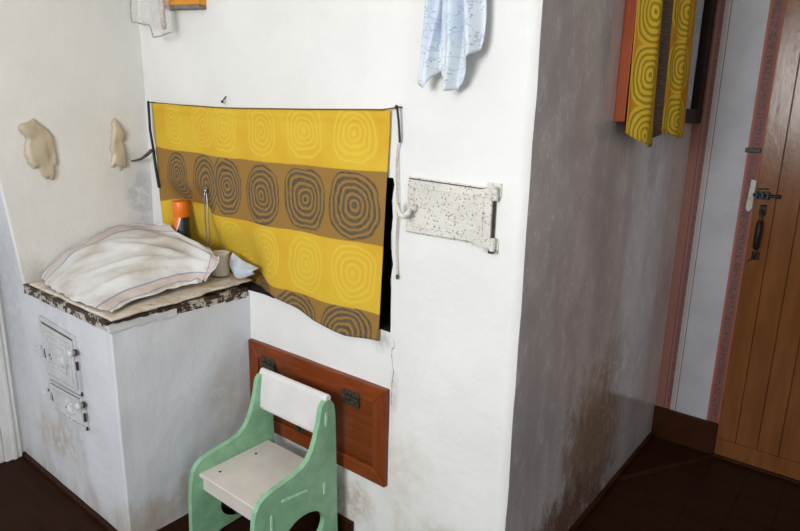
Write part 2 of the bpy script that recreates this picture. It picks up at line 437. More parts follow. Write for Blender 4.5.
def poly(pts, t):
    """point at fraction t along a list of points (values or vectors), smooth"""
    n = len(pts)-1; f = max(0., min(1., t))*n; i = min(int(f), n-1); q = f-i
    P = [Vector(p) if hasattr(p, '__len__') else Vector((p, 0, 0)) for p in pts]
    p0, p1, p2, p3 = P[max(i-1, 0)], P[i], P[i+1], P[min(i+2, n)]
    return .5*((2*p1)+(p2-p0)*q+(2*p0-5*p1+4*p2-p3)*q*q+(3*p1-p0-3*p2+p3)*q**3)
def interp(tab, x):
    if x <= tab[0][0]: return tab[0][1]
    for (a, va), (b, vb) in zip(tab, tab[1:]):
        if x <= b: return lerp(va, vb, sm((x-a)/(b-a))*.4+(x-a)/(b-a)*.6)
    return tab[-1][1]
def sheet(nu, nv, fn, uvfn=None):
    bm = bmesh.new(); g = [[bm.verts.new(fn(i/nu, j/nv)) for j in range(nv+1)] for i in range(nu+1)]
    lay = bm.loops.layers.uv.new('UVMap'); idx = {}
    for i in range(nu+1):
        for j in range(nv+1): idx[g[i][j]] = (i/nu, j/nv)
    for i in range(nu):
        for j in range(nv):
            f = bm.faces.new((g[i][j], g[i+1][j], g[i+1][j+1], g[i][j+1])); f.smooth = True
            for lp in f.loops:
                s, t = idx[lp.vert]; lp[lay].uv = uvfn(s, t, lp.vert.co) if uvfn else (s, t)
    return bm
def cloth(name, bm, mat, thick=.002, parent=None, off=0.):
    me = bpy.data.meshes.new(name); bm.to_mesh(me); bm.free(); me.materials.append(M[mat])
    for p in me.polygons: p.use_smooth = True
    o = bpy.data.objects.new(name, me); COL.objects.link(o)
    if parent: o.parent = parent; o.matrix_parent_inverse = Matrix.Translation(-parent.location)
    s = o.modifiers.new('thickness', 'SOLIDIFY'); s.thickness = thick; s.offset = off
    return o

# ------------------------------------------------------------------ the setting
XL, XH, D, HD, H = -1.652, -1.050, 1.339, .499, .72          # alcove wall, right face of the range, depth, range depth, range height
XW = -1.87; YR = -3.0; XR = 2.3; ZC = 2.5
obj('floor', B(XW-.1, XR+.1, YR-.1, D+.1, -.08, 0), 'floor', kind='structure')
obj('ceiling', B(XW-.1, XR+.1, YR-.1, D+.1, ZC, ZC+.08), 'ceiling', kind='structure')

NX0, NX1, NZ0, NZ1, ND = -1.575, -.408, .735, 1.178, .36       # oven mouth behind the curtain
def front_wall():
    bm = bmesh.new()
    xs = sorted(set([XL-.2, NX0, NX1, 0] + [XL-.2+i*(-XL+.2)/46 for i in range(47)]))
    zs = sorted(set([0, NZ0, NZ1, ZC] + [i*ZC/56 for i in range(57)]))
    def dy(x, z):
        e = min(1, abs(x)/.06)
        return (mn.noise(Vector((x*3, z*3, 1)))*.004+mn.noise(Vector((x*11, z*9, 4)))*.0015)*e
    def jag(x, z):      # ragged lower right corner of the mouth
        if abs(x-NX1) < 1e-6 and NZ0 <= z <= NZ1: return (x+mn.noise(Vector((0, z*22, 3)))*.008, z)
        if abs(z-NZ0) < 1e-6 and NX0 <= x <= NX1: return (x, z+mn.noise(Vector((x*22, 0, 8)))*.006)
        return (x+(mn.noise(Vector((2, z*6, 0)))*.004 if x == 0 else 0), z)
    V = {}
    def v(x, z):
        if (x, z) not in V:
            a, b = jag(x, z); V[(x, z)] = bm.verts.new((a, dy(x, z), b))
        return V[(x, z)]
    for a, b in zip(xs, xs[1:]):
        for c, d in zip(zs, zs[1:]):
            if a >= NX0-1e-6 and b <= NX1+1e-6 and c >= NZ0-1e-6 and d <= NZ1+1e-6: continue
            bm.faces.new((v(a, c), v(b, c), v(b, d), v(a, d))).smooth = True
    # end face toward the door side, painted grey
    for c, d in zip(zs, zs[1:]):
        p, q = v(0, c), v(0, d)
        f = bm.faces.new((p, bm.verts.new((0, .12, c)), bm.verts.new((0, .12, d)), q)); f.material_index = 1
    # mouth lining
    e = [(NX0, NZ0), (NX1, NZ0), (NX1, NZ1), (NX0, NZ1)]
    def loop(y, g): return [bm.verts.new((x+(g if x == NX0 else -g)*0, y, z)) for x, z in e]
    L0, L1 = loop(.0, 0), loop(ND, 0)
    for i in range(4):
        f = bm.faces.new((L0[i], L0[(i+1) % 4], L1[(i+1) % 4], L1[i])); f.material_index = 2
    f = bm.faces.new(L1); f.material_index = 2
    return bm
o = obj('wall_front', front_wall(), ['white_front', 'grey', 'gap'], kind='structure')

WY0, WY1, WZ0, WZ1 = .535, 1.285, 1.385, 2.15                 # small window in the side wall
def side_wall():
    bm = bmesh.new(); ys = [.12, WY0, WY1, D]; zs = [0, WZ0, WZ1, ZC]
    for a, b in zip(ys, ys[1:]):
        for c, d in zip(zs, zs[1:]):
            if (a, c) == (WY0, WZ0): continue
            bm.faces.new([bm.verts.new(p) for p in ((0, a, c), (0, b, c), (0, b, d), (0, a, d))])
    e = [(WY0, WZ0), (WY1, WZ0), (WY1, WZ1), (WY0, WZ1)]
    for i in range(4):
        (a, c), (b, d) = e[i], e[(i+1) % 4]
        bm.faces.new([bm.verts.new(p) for p in ((0, a, c), (0, b, d), (-.1, b, d), (-.1, a, c))])
    bm.faces.new([bm.verts.new((-.1, a, c)) for a, c in e])
    bmesh.ops.remove_doubles(bm, verts=bm.verts, dist=1e-5)
    bmesh.ops.subdivide_edges(bm, edges=bm.edges, cuts=6, use_grid_fill=True)
    return bm
obj('wall_side', side_wall(), 'grey', kind='structure')

def alcove():      # left wall of the alcove and the jamb beside it
    bm = bmesh.new(); n = 24; ex = lambda z: -.499-.075*max(0, z-.72)/.8
    zs = [i*ZC/n for i in range(n+1)]; prev = None
    for z in zs:
        r = [bm.verts.new((XL, 0, z)), bm.verts.new((XL, ex(z)*.5, z)), bm.verts.new((XL, ex(z)+.006, z)),
             bm.verts.new((XL-.006, ex(z), z)), bm.verts.new((XW-.02, ex(z), z))]
        if prev:
            for i in range(4): bm.faces.new((prev[i], prev[i+1], r[i+1], r[i])).material_index = int(i == 3)
        prev = r
    return bm
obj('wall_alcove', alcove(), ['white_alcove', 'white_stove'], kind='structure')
obj('wall_back', B(-.15, XR, D, D+.1, 0, ZC), 'wallpaper', kind='structure')
obj('wall_left', B(XW-.1, XW, YR, -.499, 0, ZC), 'white_room', kind='structure')
RY0, RY1, RZ0, RZ1 = -2.3, -1.5, .95, 1.95                     # window added in the unseen right wall to carry the side fill
def holed(axis, t0, t1, a0, a1, h):
    bm = bmesh.new(); As = [a0, h[0], h[1], a1]; Zs = [0, h[2], h[3], ZC]
    for i in range(3):
        for j in range(3):
            if i == 1 and j == 1: continue
            if axis == 'x': box(bm, t0, t1, As[i], As[i+1], Zs[j], Zs[j+1])
            else: box(bm, As[i], As[i+1], t0, t1, Zs[j], Zs[j+1])
    bmesh.ops.remove_doubles(bm, verts=bm.verts, dist=1e-5); return bm
obj('wall_right', holed('x', XR, XR+.1, YR, D, (RY0, RY1, RZ0, RZ1)), 'white_room', kind='structure')
QX0, QX1, QZ0, QZ1 = -.45, .75, 1.25, 2.15
obj('wall_rear', holed('y', YR-.1, YR, XW, XR, (QX0, QX1, QZ0, QZ1)), 'white_room', kind='structure')
def room_window(name, x, y0, y1, z0, z1, axis):
    bm = bmesh.new(); bars = [(y0, y0+.05, z0, z1), (y1-.05, y1, z0, z1), (y0, y1, z0, z0+.05), (y0, y1, z1-.05, z1), ((y0+y1)/2-.02, (y0+y1)/2+.02, z0, z1)]
    for a, b, c, d in bars:
        if axis == 'x': box(bm, x+.02, x+.07, a, b, c, d)
        else: box(bm, a, b, x-.07, x-.02, c, d)
    w = obj(name, bm, 'plain_white', kind='structure')
    g = B(x+.043, x+.047, y0+.05, y1-.05, z0+.05, z1-.05) if axis == 'x' else B(y0+.05, y1-.05, x-.047, x-.043, z0+.05, z1-.05)
    obj('pane', g, 'clear_glass', w)
room_window('window_2', YR, QX0, QX1, QZ0, QZ1, 'y')
room_window('added_window', XR, RY0, RY1, RZ0, RZ1, 'x')  # added window around the side fill

# trim
obj('baseboard_back', B(0, .252, D-.018, D, 0, .138), 'brown_trim', kind='structure', bevel=.003)
obj('baseboard_side', B(0, .016, .0, D-.018, 0, .022), 'brown_trim', kind='structure', bevel=.004)
obj('baseboard_front', B(XH+.003, -.545, -.016, -.002, 0, .045), 'brown_trim', kind='structure', bevel=.003)
bm = bmesh.new(); prism(bm, [(.255, D-.012), (.268, D-.03), (.012, .86), (.004, .885)], 'z', 0, .005)
obj('trim_1', bm, 'brown_trim', kind='structure')
bm = B(XW, XH+.002, -HD-.016, -HD, 0, .012); obj('trim_2', bm, 'brown_trim', kind='structure')

# plank door in the back wall
door = obj('door_1', B(.256, 1.08, D-.014, D-.002, .012, 2.05), 'door', kind='structure')
bm = bmesh.new(); x = .258; w = [.068, .076, .074, .078, .072, .076, .078, .074, .076, .074]
for k in w: box(bm, x+.0012, x+k-.0012, D-.026, D-.013, .086, 2.045); x += k
box(bm, .258, 1.078, D-.026, D-.013, .014, .084)
obj('planks', bm, 'door', door, bevel=.0015)
obj('threshold', B(.254, 1.1, D-.03, D, 0, .011), 'brown_trim', door, bevel=.003)
bm = bmesh.new(); hx, hy = .290, D-.026
box(bm, hx-.011, hx+.011, hy-.004, hy, 1.012, 1.050); box(bm, hx-.013, hx+.013, hy-.004, hy, .842, .872)
tube(bm, [(hx, hy-.003, 1.03), (hx, hy-.020, 1.025), (hx+.001, hy-.034, 1.008), (hx+.001, hy-.036, .99)], .005)
tube(bm, [(hx, hy-.003, .857), (hx, hy-.020, .860), (hx+.001, hy-.034, .874), (hx+.001, hy-.036, .89)], .005)
tube(bm, [(hx-.006, hy-.012, .852), (hx-.014, hy-.016, .842), (hx-.02, hy-.012, .836)], .003)
h = obj('door_handle', bm, 'rust', door, smooth=True)
g = lathe(bmesh.new(), [(.004, .885), (.0105, .893), (.0115, .94), (.0105, .987), (.004, .996)], (hx+.001, hy-.036, 0)); obj('grip', g, 'dark_board', h, smooth=True)
bm = bmesh.new(); bz = 1.085
box(bm, .257, .305, hy-.004, hy, bz-.016, bz+.016)
tube(bm, [(.252, hy-.013, bz), (.335, hy-.013, bz)], .006)
for q in (.264, .283, .300): box(bm, q-.004, q+.004, hy-.022, hy, bz-.012, bz+.012)
tube(bm, [(.292, hy-.012, bz), (.292, hy-.036, bz-.004)], .004); lathe(bm, [(.0, 0), (.008, .003), (.008, .010), (0, .012)], (.33, hy-.013, bz), 'x', 12)
tube(bm, [(.262, hy-.004, bz+.022), (.30, hy-.004, bz+.024)], .0025)
obj('bolt', bm, 'black_iron', door, bevel=.001)

t = obj('latch_strap', B(.198, .2505, D-.007, D+.002, 1.236, 1.253), 'black_iron', bevel=.002)
box_ = tag(base(t), 'short flat black iron strap on the red wallpaper border beside the door', 'latch')
bm = prism(bmesh.new(), [(.229, 1.028), (.236, 1.018), (.243, 1.019), (.250, 1.028), (.2515, 1.135), (.2335, 1.137)], 'y', D-.005, D+.002)
tag(base(obj('strike_plate', bm, 'strike', bevel=.001)), 'pale metal strike plate on the wallpaper border next to the door bolt', 'plate')

# door in the left wall: only its white casing shows in the corner
d2 = obj('door_2', B(XW, XW+.012, -.572, -.512, 0, 2.05), 'plain_white', kind='structure', bevel=.004)
obj('door_leaf', B(XW, XW+.006, -1.30, -.574, .01, 2.0), 'plain_white', d2, bevel=.002)
obj('inner_moulding', B(XW+.006, XW+.018, -.545, -.530, 0, 2.05), 'plain_white', d2, bevel=.003)

# window in the grey side wall
w1 = obj('window_1', B(0, .032, .488, .540, 1.338, 2.2), 'red_board', kind='structure', bevel=.003)
obj('frame_right', B(0, .032, 1.282, D-.004, 1.338, 2.2), 'dark_board', w1, bevel=.003)
obj('frame_bottom', B(0, .030, .541, 1.281, 1.338, 1.388), 'dark_board', w1, bevel=.003)
obj('frame_top', B(0, .030, .541, 1.281, 2.14, 2.2), 'dark_board', w1, bevel=.003)
obj('sash', box(B(-.055, -.025, .541, .575, 1.389, 2.14), -.055, -.025, 1.235, 1.281, 1.389, 2.14), 'dark_board', w1)
obj('pane', B(-.044, -.040, .576, 1.234, 1.389, 2.139), 'dark_glass', w1)

# ------------------------------------------------------------------ the small cooking range
rng = thing('brick_stove', (-1.35, -.25, 0), 'low whitewashed masonry cooking stove with rusty hob built into the corner', 'stove')
def range_body():
    bm = bmesh.new(); nx, ny, nz = 16, 14, 18; z1 = H-.004
    def wob(x, y, z): return mn.noise(Vector((x*7, y*7, z*7)))*.004
    def grid(n, m, f):
        g = [[bm.verts.new(f(i/n, j/m)) for j in range(m+1)] for i in range(n+1)]
        for i in range(n):
            for j in range(m): bm.faces.new((g[i][j], g[i+1][j], g[i+1][j+1], g[i][j+1]))
    grid(nx, nz, lambda a, b: (lerp(XL-.02, XH, a), -HD+wob(lerp(XL, XH, a), 0, b*z1)*(1 if .02 < a < .98 else 0), b*z1))
    grid(ny, nz, lambda a, b: (XH+wob(0, lerp(-HD, 0, a), b*z1)*(1 if .02 < a < .98 else 0), lerp(-HD, -.001, a), b*z1))
    grid(4, 4, lambda a, b: (lerp(XL-.02, XH, a), lerp(-HD, -.001, b), z1))
    bmesh.ops.remove_doubles(bm, verts=bm.verts, dist=1e-4); return bm
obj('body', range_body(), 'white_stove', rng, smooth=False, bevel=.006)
HT = .745
hob = B(XL+.002, XH-.006, -HD-.004, -.003, HT-.012, HT)
bmesh.ops.subdivide_edges(hob, edges=hob.edges, cuts=14, use_grid_fill=True)
for v in hob.verts:
    k = mn.noise(v.co*18)
    if v.co.x > XH or v.co.y < -HD: v.co.x += k*.005*(v.co.x > XH); v.co.y += k*.006*(v.co.y < -HD)
    v.co.z += mn.noise(v.co*9)*.002
obj('hob', hob, 'hob', rng)
obj('hob_frame', B(XL+.003, XH-.008, -HD+.006, -.004, H-.004, HT-.012), 'gap', rng)
def strip(mt, *a):      # broken strips of whitened iron round the edge
    bm = B(*a); bmesh.ops.subdivide_edges(bm, edges=bm.edges, cuts=12, use_grid_fill=True)
    for v in bm.verts: v.co += Vector((mn.noise(v.co*60)*.0015, mn.noise(v.co*50+Vector((5, 0, 0)))*.0015, mn.noise(v.co*38+Vector((3, 1, 2)))*.007))
    obj('edge_strip', bm, mt, rng)
M['rim'] = chipped('chipped_rim', (.50, .46, .41), (.085, .05, .03), .54, fine=38)
strip('range_door', XH-.012, XH+.003, -.503, -.285, H-.008, H+.014)
strip('rim', XH-.012, XH, -.284, -.012, H-.008, H+.013)
strip('rim', XL+.006, XH-.013, -HD-.005, -HD+.012, H-.006, H+.014)

def panel_on(y, quad, depth, bm=None):
    """plate facing -y with the given four corners (x,z)"""
    return prism(bm or bmesh.new(), quad, 'y', y-depth, y)
def inset(q, f):
    cx = sum(p[0] for p in q)/4; cz = sum(p[1] for p in q)/4
    return [(cx+(p[0]-cx)*f[0], cz+(p[1]-cz)*f[1]) for p in q]
def ringframe(bm, q, f, y, d):
    qi = inset(q, f)
    for i in range(4): prism(bm, [q[i], q[(i+1) % 4], qi[(i+1) % 4], qi[i]], 'y', y-d, y)
    return bm
Y0 = -HD
def stove_door(name, q, knob, hinge_z, rings_n, label=None):
    d = obj(name, panel_on(Y0, q, .006), 'range_door', rng, bevel=.001)
    bm = ringframe(bmesh.new(), q, (.93, .90), Y0-.006, .005); obj('frame', bm, 'range_door', d, bevel=.001)
    obj('seam', panel_on(Y0-.006, inset(q, (.885, .835)), .0012), 'rust', d)
    leaf = inset(q, (.86, .80)); lo = obj('leaf', panel_on(Y0-.006, leaf, .007), 'range_door', d, bevel=.002)
    bm = bmesh.new()
    for k in range(rings_n):
        s = .86-.22*k; ringframe(bm, inset(leaf, (s, s)), (.93, .92), Y0-.013, .004)
    cx = sum(p[0] for p in leaf)/4+.028; cz = sum(p[1] for p in leaf)/4-.012
    lathe(bm, [(0, -.010), (.010, -.008), (.016, -.004), (.018, 0)], (cx, Y0-.013, cz), 'y', 16)
    for k in range(6):
        a = k*PI/3; lathe(bm, [(0, -.006), (.006, -.003), (.007, 0)], (cx+.030*math.cos(a), Y0-.013, cz+.030*math.sin(a)), 'y', 10)
    obj('moulding', bm, 'range_door', d, bevel=.0008)
    lx = leaf[0][0]
    for hz in hinge_z:
        bm = bmesh.new(); box(bm, lx-.026, lx+.012, Y0-.022, Y0-.005, hz-.010, hz+.012)
        tube(bm, [(lx-.02, Y0-.016, hz-.020), (lx-.02, Y0-.016, hz+.020)], .006); tube(bm, [(lx-.024, Y0-.014, hz), (lx-.050, Y0-.022, hz+.002)], .0035)
        hg = obj('hinge', bm, 'range_door', d, bevel=.001)
        obj('hinge_gap', B(lx+.0125, lx+.020, Y0-.0155, Y0-.010, hz-.016, hz+.018), 'rust', d)
    bm = lathe(bmesh.new(), [(0, -.026), (.009, -.025), (.013, -.020), (.011, -.014), (.006, -.011), (.006, 0)], (knob[0], Y0-.010, knob[1]), 'y', 20)
    obj('knob', bm, 'range_door', d, smooth=True)
    obj('knob_plate', lathe(bmesh.new(), [(.0105, 0), (.0105, -.003), (.006, -.004)], (knob[0], Y0-.009, knob[1]), 'y', 18), 'rust', d)
    bm = B(knob[0]-.006, knob[0]+.002, Y0-.013, Y0-.006, knob[1]-.062, knob[1]-.032); obj('catch', bm, 'rust', d, bevel=.002)
    bm = B(q[2][0]-.016, q[2][0]+.002, Y0-.010, Y0-.004, q[2][1]-.004, q[2][1]+.010) ; obj('corner_bracket', bm, 'rust', d, bevel=.002)
stove_door('firebox_door', [(-1.540, .656), (-1.276, .646), (-1.270, .448), (-1.520, .440)], (-1.272, .595), [.53], 3)
stove_door('ash_door', [(-1.520, .428), (-1.272, .440), (-1.258, .330), (-1.500, .318)], (-1.258, .420), [.375], 1)

# ------------------------------------------------------------------ things lying on the range
cloth_top = [(-1.628, -.488, .727), (-1.05, -.496, .731)]
def mat_fn(s, t):   # s along the width, t from the front edge to the sill
    xr = interp([(0, -1.042), (.4, -1.050), (.7, -1.058), (1, -1.068)], t)
    y = lerp(-.496, .028, t); x = lerp(-1.615, xr, s)
    z = .7470+.012*sm((t-.1)/.9)
    k = sm(t/.12)*(.4+.6*sm((s-.5)/.4))
    z += (abs(mn.noise(Vector((x*9, y*9, 0))))*.005 + abs(mn.noise(Vector((x*28, y*28, 5))))*.004)*k
    return (x+mn.noise(Vector((1, y*16, 3)))*.006*(s > .9), y+mn.noise(Vector((x*9, 2, 3)))*.006*(t < .05), z)
mat = cloth('oilcloth', sheet(60, 60, mat_fn, lambda s, t, c: (s, t)), 'oilcloth', .007, off=1.)
tag(mat, 'wrinkled cream flowered oilcloth spread over the hob', 'oilcloth')

AE = [(-1.625, -.452, .760), (-1.640, -.40, .803), (-1.640, -.351, .841), (-1.640, -.281, .868), (-1.640, -.211, .896), (-1.640, -.148, .907), (-1.612, -.055, .902), (-1.479, -.050, .919), (-1.442, -.050, .905)]
BC = [(-1.075, -.478, .764), (-1.110, -.394, .772), (-1.118, -.300, .777), (-1.120, -.225, .780), (-1.115, -.165, .782), (-1.106, -.138, .784)]
AB = [(-1.625, -.452, .760), (-1.50, -.478, .759), (-1.38, -.490, .759), (-1.22, -.494, .761), (-1.075, -.478, .764)]
EC = [(-1.442, -.052, .905), (-1.331, -.062, .884), (-1.205, -.070, .876), (-1.118, -.082, .864), (-1.080, -.100, .850), (-1.082, -.124, .818), (-1.106, -.138, .784)]
def towel_fn(u, v):
    p = (1-v)*poly(AE, u)+v*poly(BC, u)+(1-u)*poly(AB, v)+u*poly(EC, v)
    q = (1-u)*(1-v)*Vector(AE[0])+u*(1-v)*Vector(AE[-1])+(1-u)*v*Vector(BC[0])+u*v*Vector(BC[-1])
    r = p-q; w = (4*u*(1-u))*(4*v*(1-v))
    r.z += .022*w + .010*w*mn.noise(Vector((u*3.2, v*3.5, 2)))*2
    # soft creases running away from the heap
    for (cu, cv, ang, ln, amp) in ((.55, .45, .9, .26, .014), (.36, .55, .4, .2, .010), (.72, .36, 1.3, .22, .012), (.25, .3, .2, .16, .008), (.62, .7, .2, .25, .009), (.45, .25, .5, .3, .010), (.8, .55, 1.0, .3, .010), (.3, .75, .1, .3, .008)):
        du, dv = u-cu, v-cv; a = du*math.cos(ang)+dv*math.sin(ang); b = -du*math.sin(ang)+dv*math.cos(ang)
        r.z += amp*math.exp(-(a/ln)**2)*math.exp(-(b/.035)**2)
    r.z += mn.noise(Vector((u*12, v*12, 6)))*.0025
    e = max(0, 1-min(u, v, 1-u, 1-v)/.12)      # wavy hems
    r.x += mn.noise(Vector((u*7, v*7, 11)))*.012*e; r.y += mn.noise(Vector((u*7, v*7, 21)))*.010*e; r.z += (abs(mn.noise(Vector((u*9, v*9, 31))))*.014)*e
    r.y = min(r.y, -.046)
    r.z = max(r.z, mat_fn(min(1, max(0, (r.x+1.615)/.55)), min(1, max(0, (r.y+.496)/.524)))[2]+.011)
    r.x = max(r.x, XL+.006); return r
tow = cloth('dish_towel', sheet(90, 70, towel_fn), 'towel', .003)
tag(tow, 'white linen towel with blue and pink stripes heaped over the hob', 'towel')

mug = thing('enamel_mug', (-1.178, -.026, .774), 'cream enamel mug half under the end of the striped towel', 'mug')
mp = [(0, .0), (.030, .0), (.0325, .004), (.0335, .078), (.035, .081), (.0335, .083), (.031, .081), (.030, .008), (0, .006)]
obj('cup', lathe(bmesh.new(), mp, (-1.178, -.026, .774)), 'enamel', mug, smooth=True)
bm = tube(bmesh.new(), [(-1.204, -.024, .842), (-1.222, -.020, .840), (-1.230, -.018, .820), (-1.222, -.020, .800), (-1.204, -.024, .796)], .004); obj('handle', bm, 'enamel', mug, smooth=True)

def blue_fn(s, t):
    top = poly([(-1.142, .004, .856), (-1.098, .012, .832), (-1.050, .010, .826), (-.998, .000, .824)], s)
    bot = poly([(-1.125, -.006, .782), (-1.098, -.016, .776), (-1.055, -.018, .784), (-1.004, -.012, .806)], s)
    p = top.lerp(bot, t); bulge = math.sin(PI*t)
    p.y -= .016*bulge; p.z += .004*bulge+mn.noise(Vector((s*3, t*3, 1)))*.003; return p
b2 = cloth('folded_cloth', sheet(24, 20, blue_fn), 'blue_cloth', .006)
tag(b2, 'pale bluish white folded cloth between the mug and the yellow curtain', 'cloth')

can = thing('spray_can', (-1.436, -.010, .772), 'slim can with orange top and black label standing behind the towel', 'can')
can_o = lathe(bmesh.new(), [(0, 0), (.027, 0), (.030, .003), (.030, .18), (.029, .182), (0, .182)], (0, 0, 0), 'z', 32)
c_ = obj('can_body', can_o, 'can'); c_.parent = can
for p in c_.data.polygons: p.use_smooth = abs(p.normal.z) < .5
c2 = obj('cap', lathe(bmesh.new(), [(.0295, .180), (.0305, .182), (.0305, .236), (.029, .240), (0, .240)], (0, 0, 0), 'z', 32), 'orange_plastic'); c2.parent = can
for p in c2.data.polygons: p.use_smooth = abs(p.normal.z) < .5

bm = bmesh.new()
for s in (-1, 1):
    tube(bm, [(-1.246+s*.002, -.024, 1.074), (-1.246+s*.007, -.026, 1.05), (-1.245+s*.010, -.027, .98), (-1.242+s*.011, -.026, .87), (-1.238+s*.008, -.010, .776)], .0024, 8)
tube(bm, [(-1.248, -.023, 1.072), (-1.250, -.023, 1.080), (-1.246, -.023, 1.086), (-1.242, -.023, 1.080), (-1.244, -.023, 1.072)], .0024, 8)
lathe(bm, [(0, 1.063), (.006, 1.065), (.0075, 1.069), (.006, 1.074), (0, 1.076)], (-1.246, -.024, 0), 'z', 12)
tag(base(obj('tongs', bm, 'steel', smooth=True)), 'thin steel wire tongs leaning against the yellow curtain beside the can', 'tongs')

# ------------------------------------------------------------------ curtain over the oven mouth
HEM = [(-1.58, .81), (-1.50, .79), (-1.44, .745), (-1.12, .740), (-1.05, .740), (-.985, .742), (-.941, .750), (-.816, .732), (-.699, .704), (-.568, .690), (-.444, .702)]
TOP = [(-1.582, 1.370), (-1.38, 1.362), (-1.11, 1.354), (-.75, 1.354), (-.412, 1.356)]
def depth(x, z): return -.010+.072*sm((-.875-x)/.24)*sm((1.0-z)/.2)+.050*sm((-1.20-x)/.14)*sm((1.10-z)/.12)*(1-.6*sm((1.0-z)/.2))
def cur_fn(s, t):
    xt = lerp(-1.582, -.412, s); xb = lerp(-1.56, -.444, s); x = lerp(xt, xb, t**1.1)
    zt = interp(TOP, xt); zb = interp(HEM, xb); z = lerp(zt, zb, t)
    y = -.010+(depth(x, z)+.010)*sm((x+1.575)/.07) - (.004+.006*t)*(.5+.5*math.sin(x*21+1.5*math.sin(t*2)+.6)) - .004*mn.noise(Vector((x*5, z*4, 0)))
    if t < .04: y -= .003
    if x > -.88: y = min(y, -.006)
    return (x, y, z)
def cur_uv(s, t, c):
    xt = lerp(-1.582, -.412, s); return (lerp(xt, lerp(-1.56, -.444, s), (t**1.1)), interp(TOP, xt)-c.z + max(0, (c.y+.02))*.3)
cur = thing('oven_curtain', (-1.0, -.014, .70), 'yellow and brown curtain printed with ovals hung across the oven mouth', 'curtain')
cloth('fabric', sheet(130, 80, cur_fn, cur_uv), 'curtain', .0012, cur)
bm = tube(bmesh.new(), [(lerp(-1.586, -.383, i/24), -.018, interp(TOP+[(-.383, 1.362)], lerp(-1.586, -.383, i/24))+.001) for i in range(25)], .002, 8)
obj('hanging_string', bm, 'string', cur, smooth=True)

def nail(loc, label):
    bm = lathe(bmesh.new(), [(0, -.026), (.005, -.025), (.0055, -.022), (.002, -.021), (.002, .004)], (0, 0, 0), 'y', 12)
    o = obj('nail', bm, 'black_iron', smooth=True); o.location = loc; tag(o, label, 'nail', 'nails in the whitewashed stove wall'); return o
nail((-1.588, 0, 1.372), 'dark nail holding the left upper corner of the yellow curtain')
nail((-.381, 0, 1.364), 'dark nail at the right upper corner of the yellow curtain')
o = nail((-1.137, 0, 1.392), 'bare nail in the white wall just above the yellow curtain'); o.rotation_euler.x = .85

bm = bmesh.new(); P = [(-1.591, -.022, 1.372), (-1.593, -.020, 1.27), (-1.580, -.018, 1.20), (-1.572, -.018, 1.13), (-1.558, -.018, 1.052)]
for k, (a, b) in enumerate(zip(P, P[1:])):
    w = .0055 if k < 2 else .007
    prism(bm, [(a[0]-w, a[2]), (a[0]+w*.6, a[2]), (b[0]+w*.6, b[2]), (b[0]-w, b[2])], 'y', -.024, -.018)
tag(base(obj('dark_tape', bm, 'dark_fabric')), 'dark tape hanging down the left edge of the yellow curtain', 'tape')
bm = tube(bmesh.new(), [(XL-.002, -.075, 1.150), (-1.640, -.066, 1.153), (-1.618, -.052, 1.160), (-1.598, -.036, 1.178), (-1.582, -.027, 1.194)], [.0025, .004, .005, .0065, .007], 8)
tag(base(obj('twig_peg', bm, 'twig', smooth=True)), 'dark bent twig peg sticking out of the left wall beside the curtain', 'peg')

cord = thing('hanging_cord', (-.378, -.012, .91), 'thin white cord with dark top hanging from the nail right of the curtain', 'cord')
obj('dark_end', tube(bmesh.new(), [(-.381, -.020, 1.360), (-.379, -.016, 1.33), (-.377, -.012, 1.28), (-.379, -.010, 1.275)], .0034, 8), 'dark_fabric', cord, smooth=True)
pts = [(-.381, -.011, 1.277), (-.388, -.009, 1.25), (-.391, -.008, 1.21), (-.388, -.008, 1.15), (-.384, -.008, 1.08), (-.386, -.008, 1.0), (-.380, -.008, .912)]
pts2 = [(p[0]+(.006 if 2 <= i <= 4 else .002), p[1]-.002, p[2]) for i, p in enumerate(pts)]
bm = tube(bmesh.new(), [poly(pts, i/40) for i in range(41)], .0015, 8); tube(bm, [poly(pts2, i/40) for i in range(41)], .0015, 8)
obj('strands', bm, 'cord_white', cord, smooth=True)
obj('burnt_tip', lathe(bmesh.new(), [(0, -.014), (.004, -.012), (.004, 0), (0, .001)], (-.379, -.009, .914), 'z', 8), 'twig', cord)

# ------------------------------------------------------------------ iron soot door in the stove wall
sd = thing('soot_door', (-.215, 0, 1.02), 'small cast iron soot door painted speckled white in the stove wall', 'stove door')
q = [(-.351, 1.187), (-.083, 1.178), (-.083, 1.036), (-.356, 1.036)]
obj('frame', panel_on(.002, inset(q, (1.0, 1.0)), .006), 'iron_white', sd, bevel=.001)
obj('frame_seam', panel_on(-.004, inset(q, (.975, .955)), .0012), 'rust', sd)
leaf = inset(q, (.955, .925)); lf = obj('leaf', panel_on(-.004, leaf, .011), 'iron_white', sd, bevel=.003)
bm = ringframe(bmesh.new(), inset(leaf, (.84, .76)), (.97, .94), -.015, .0022); obj('moulding', bm, 'iron_white', sd, bevel=.001)
for hz, s in ((1.167, 1), (1.044, -1)):
    bm = bmesh.new(); prism(bm, [(-.135, hz-.008), (-.100, hz-.011), (-.074, hz-.011), (-.074, hz+.011), (-.100, hz+.011), (-.135, hz+.006)], 'y', -.020, -.008)
    box(bm, -.110, -.070, -.006, .002, hz-.016+.008*s, hz+.016+.008*s); lathe(bm, [(0, -.017), (.007, -.016), (.007, .016), (0, .017)], (-.079, -.018, hz), 'z', 14)
    obj('hinge', bm, 'iron_white', sd, bevel=.002)
obj('hinge_rust', box(B(-.088, -.076, -.022, -.010, 1.022, 1.030), -.085, -.0815, -.010, -.004, 1.055, 1.155), 'rust', sd, bevel=.001)
bm = lathe(bmesh.new(), [(.011, .0), (.011, -.010), (.006, -.014), (.005, -.026), (0, -.027)], (-.318, -.015, 1.108), 'y', 16)
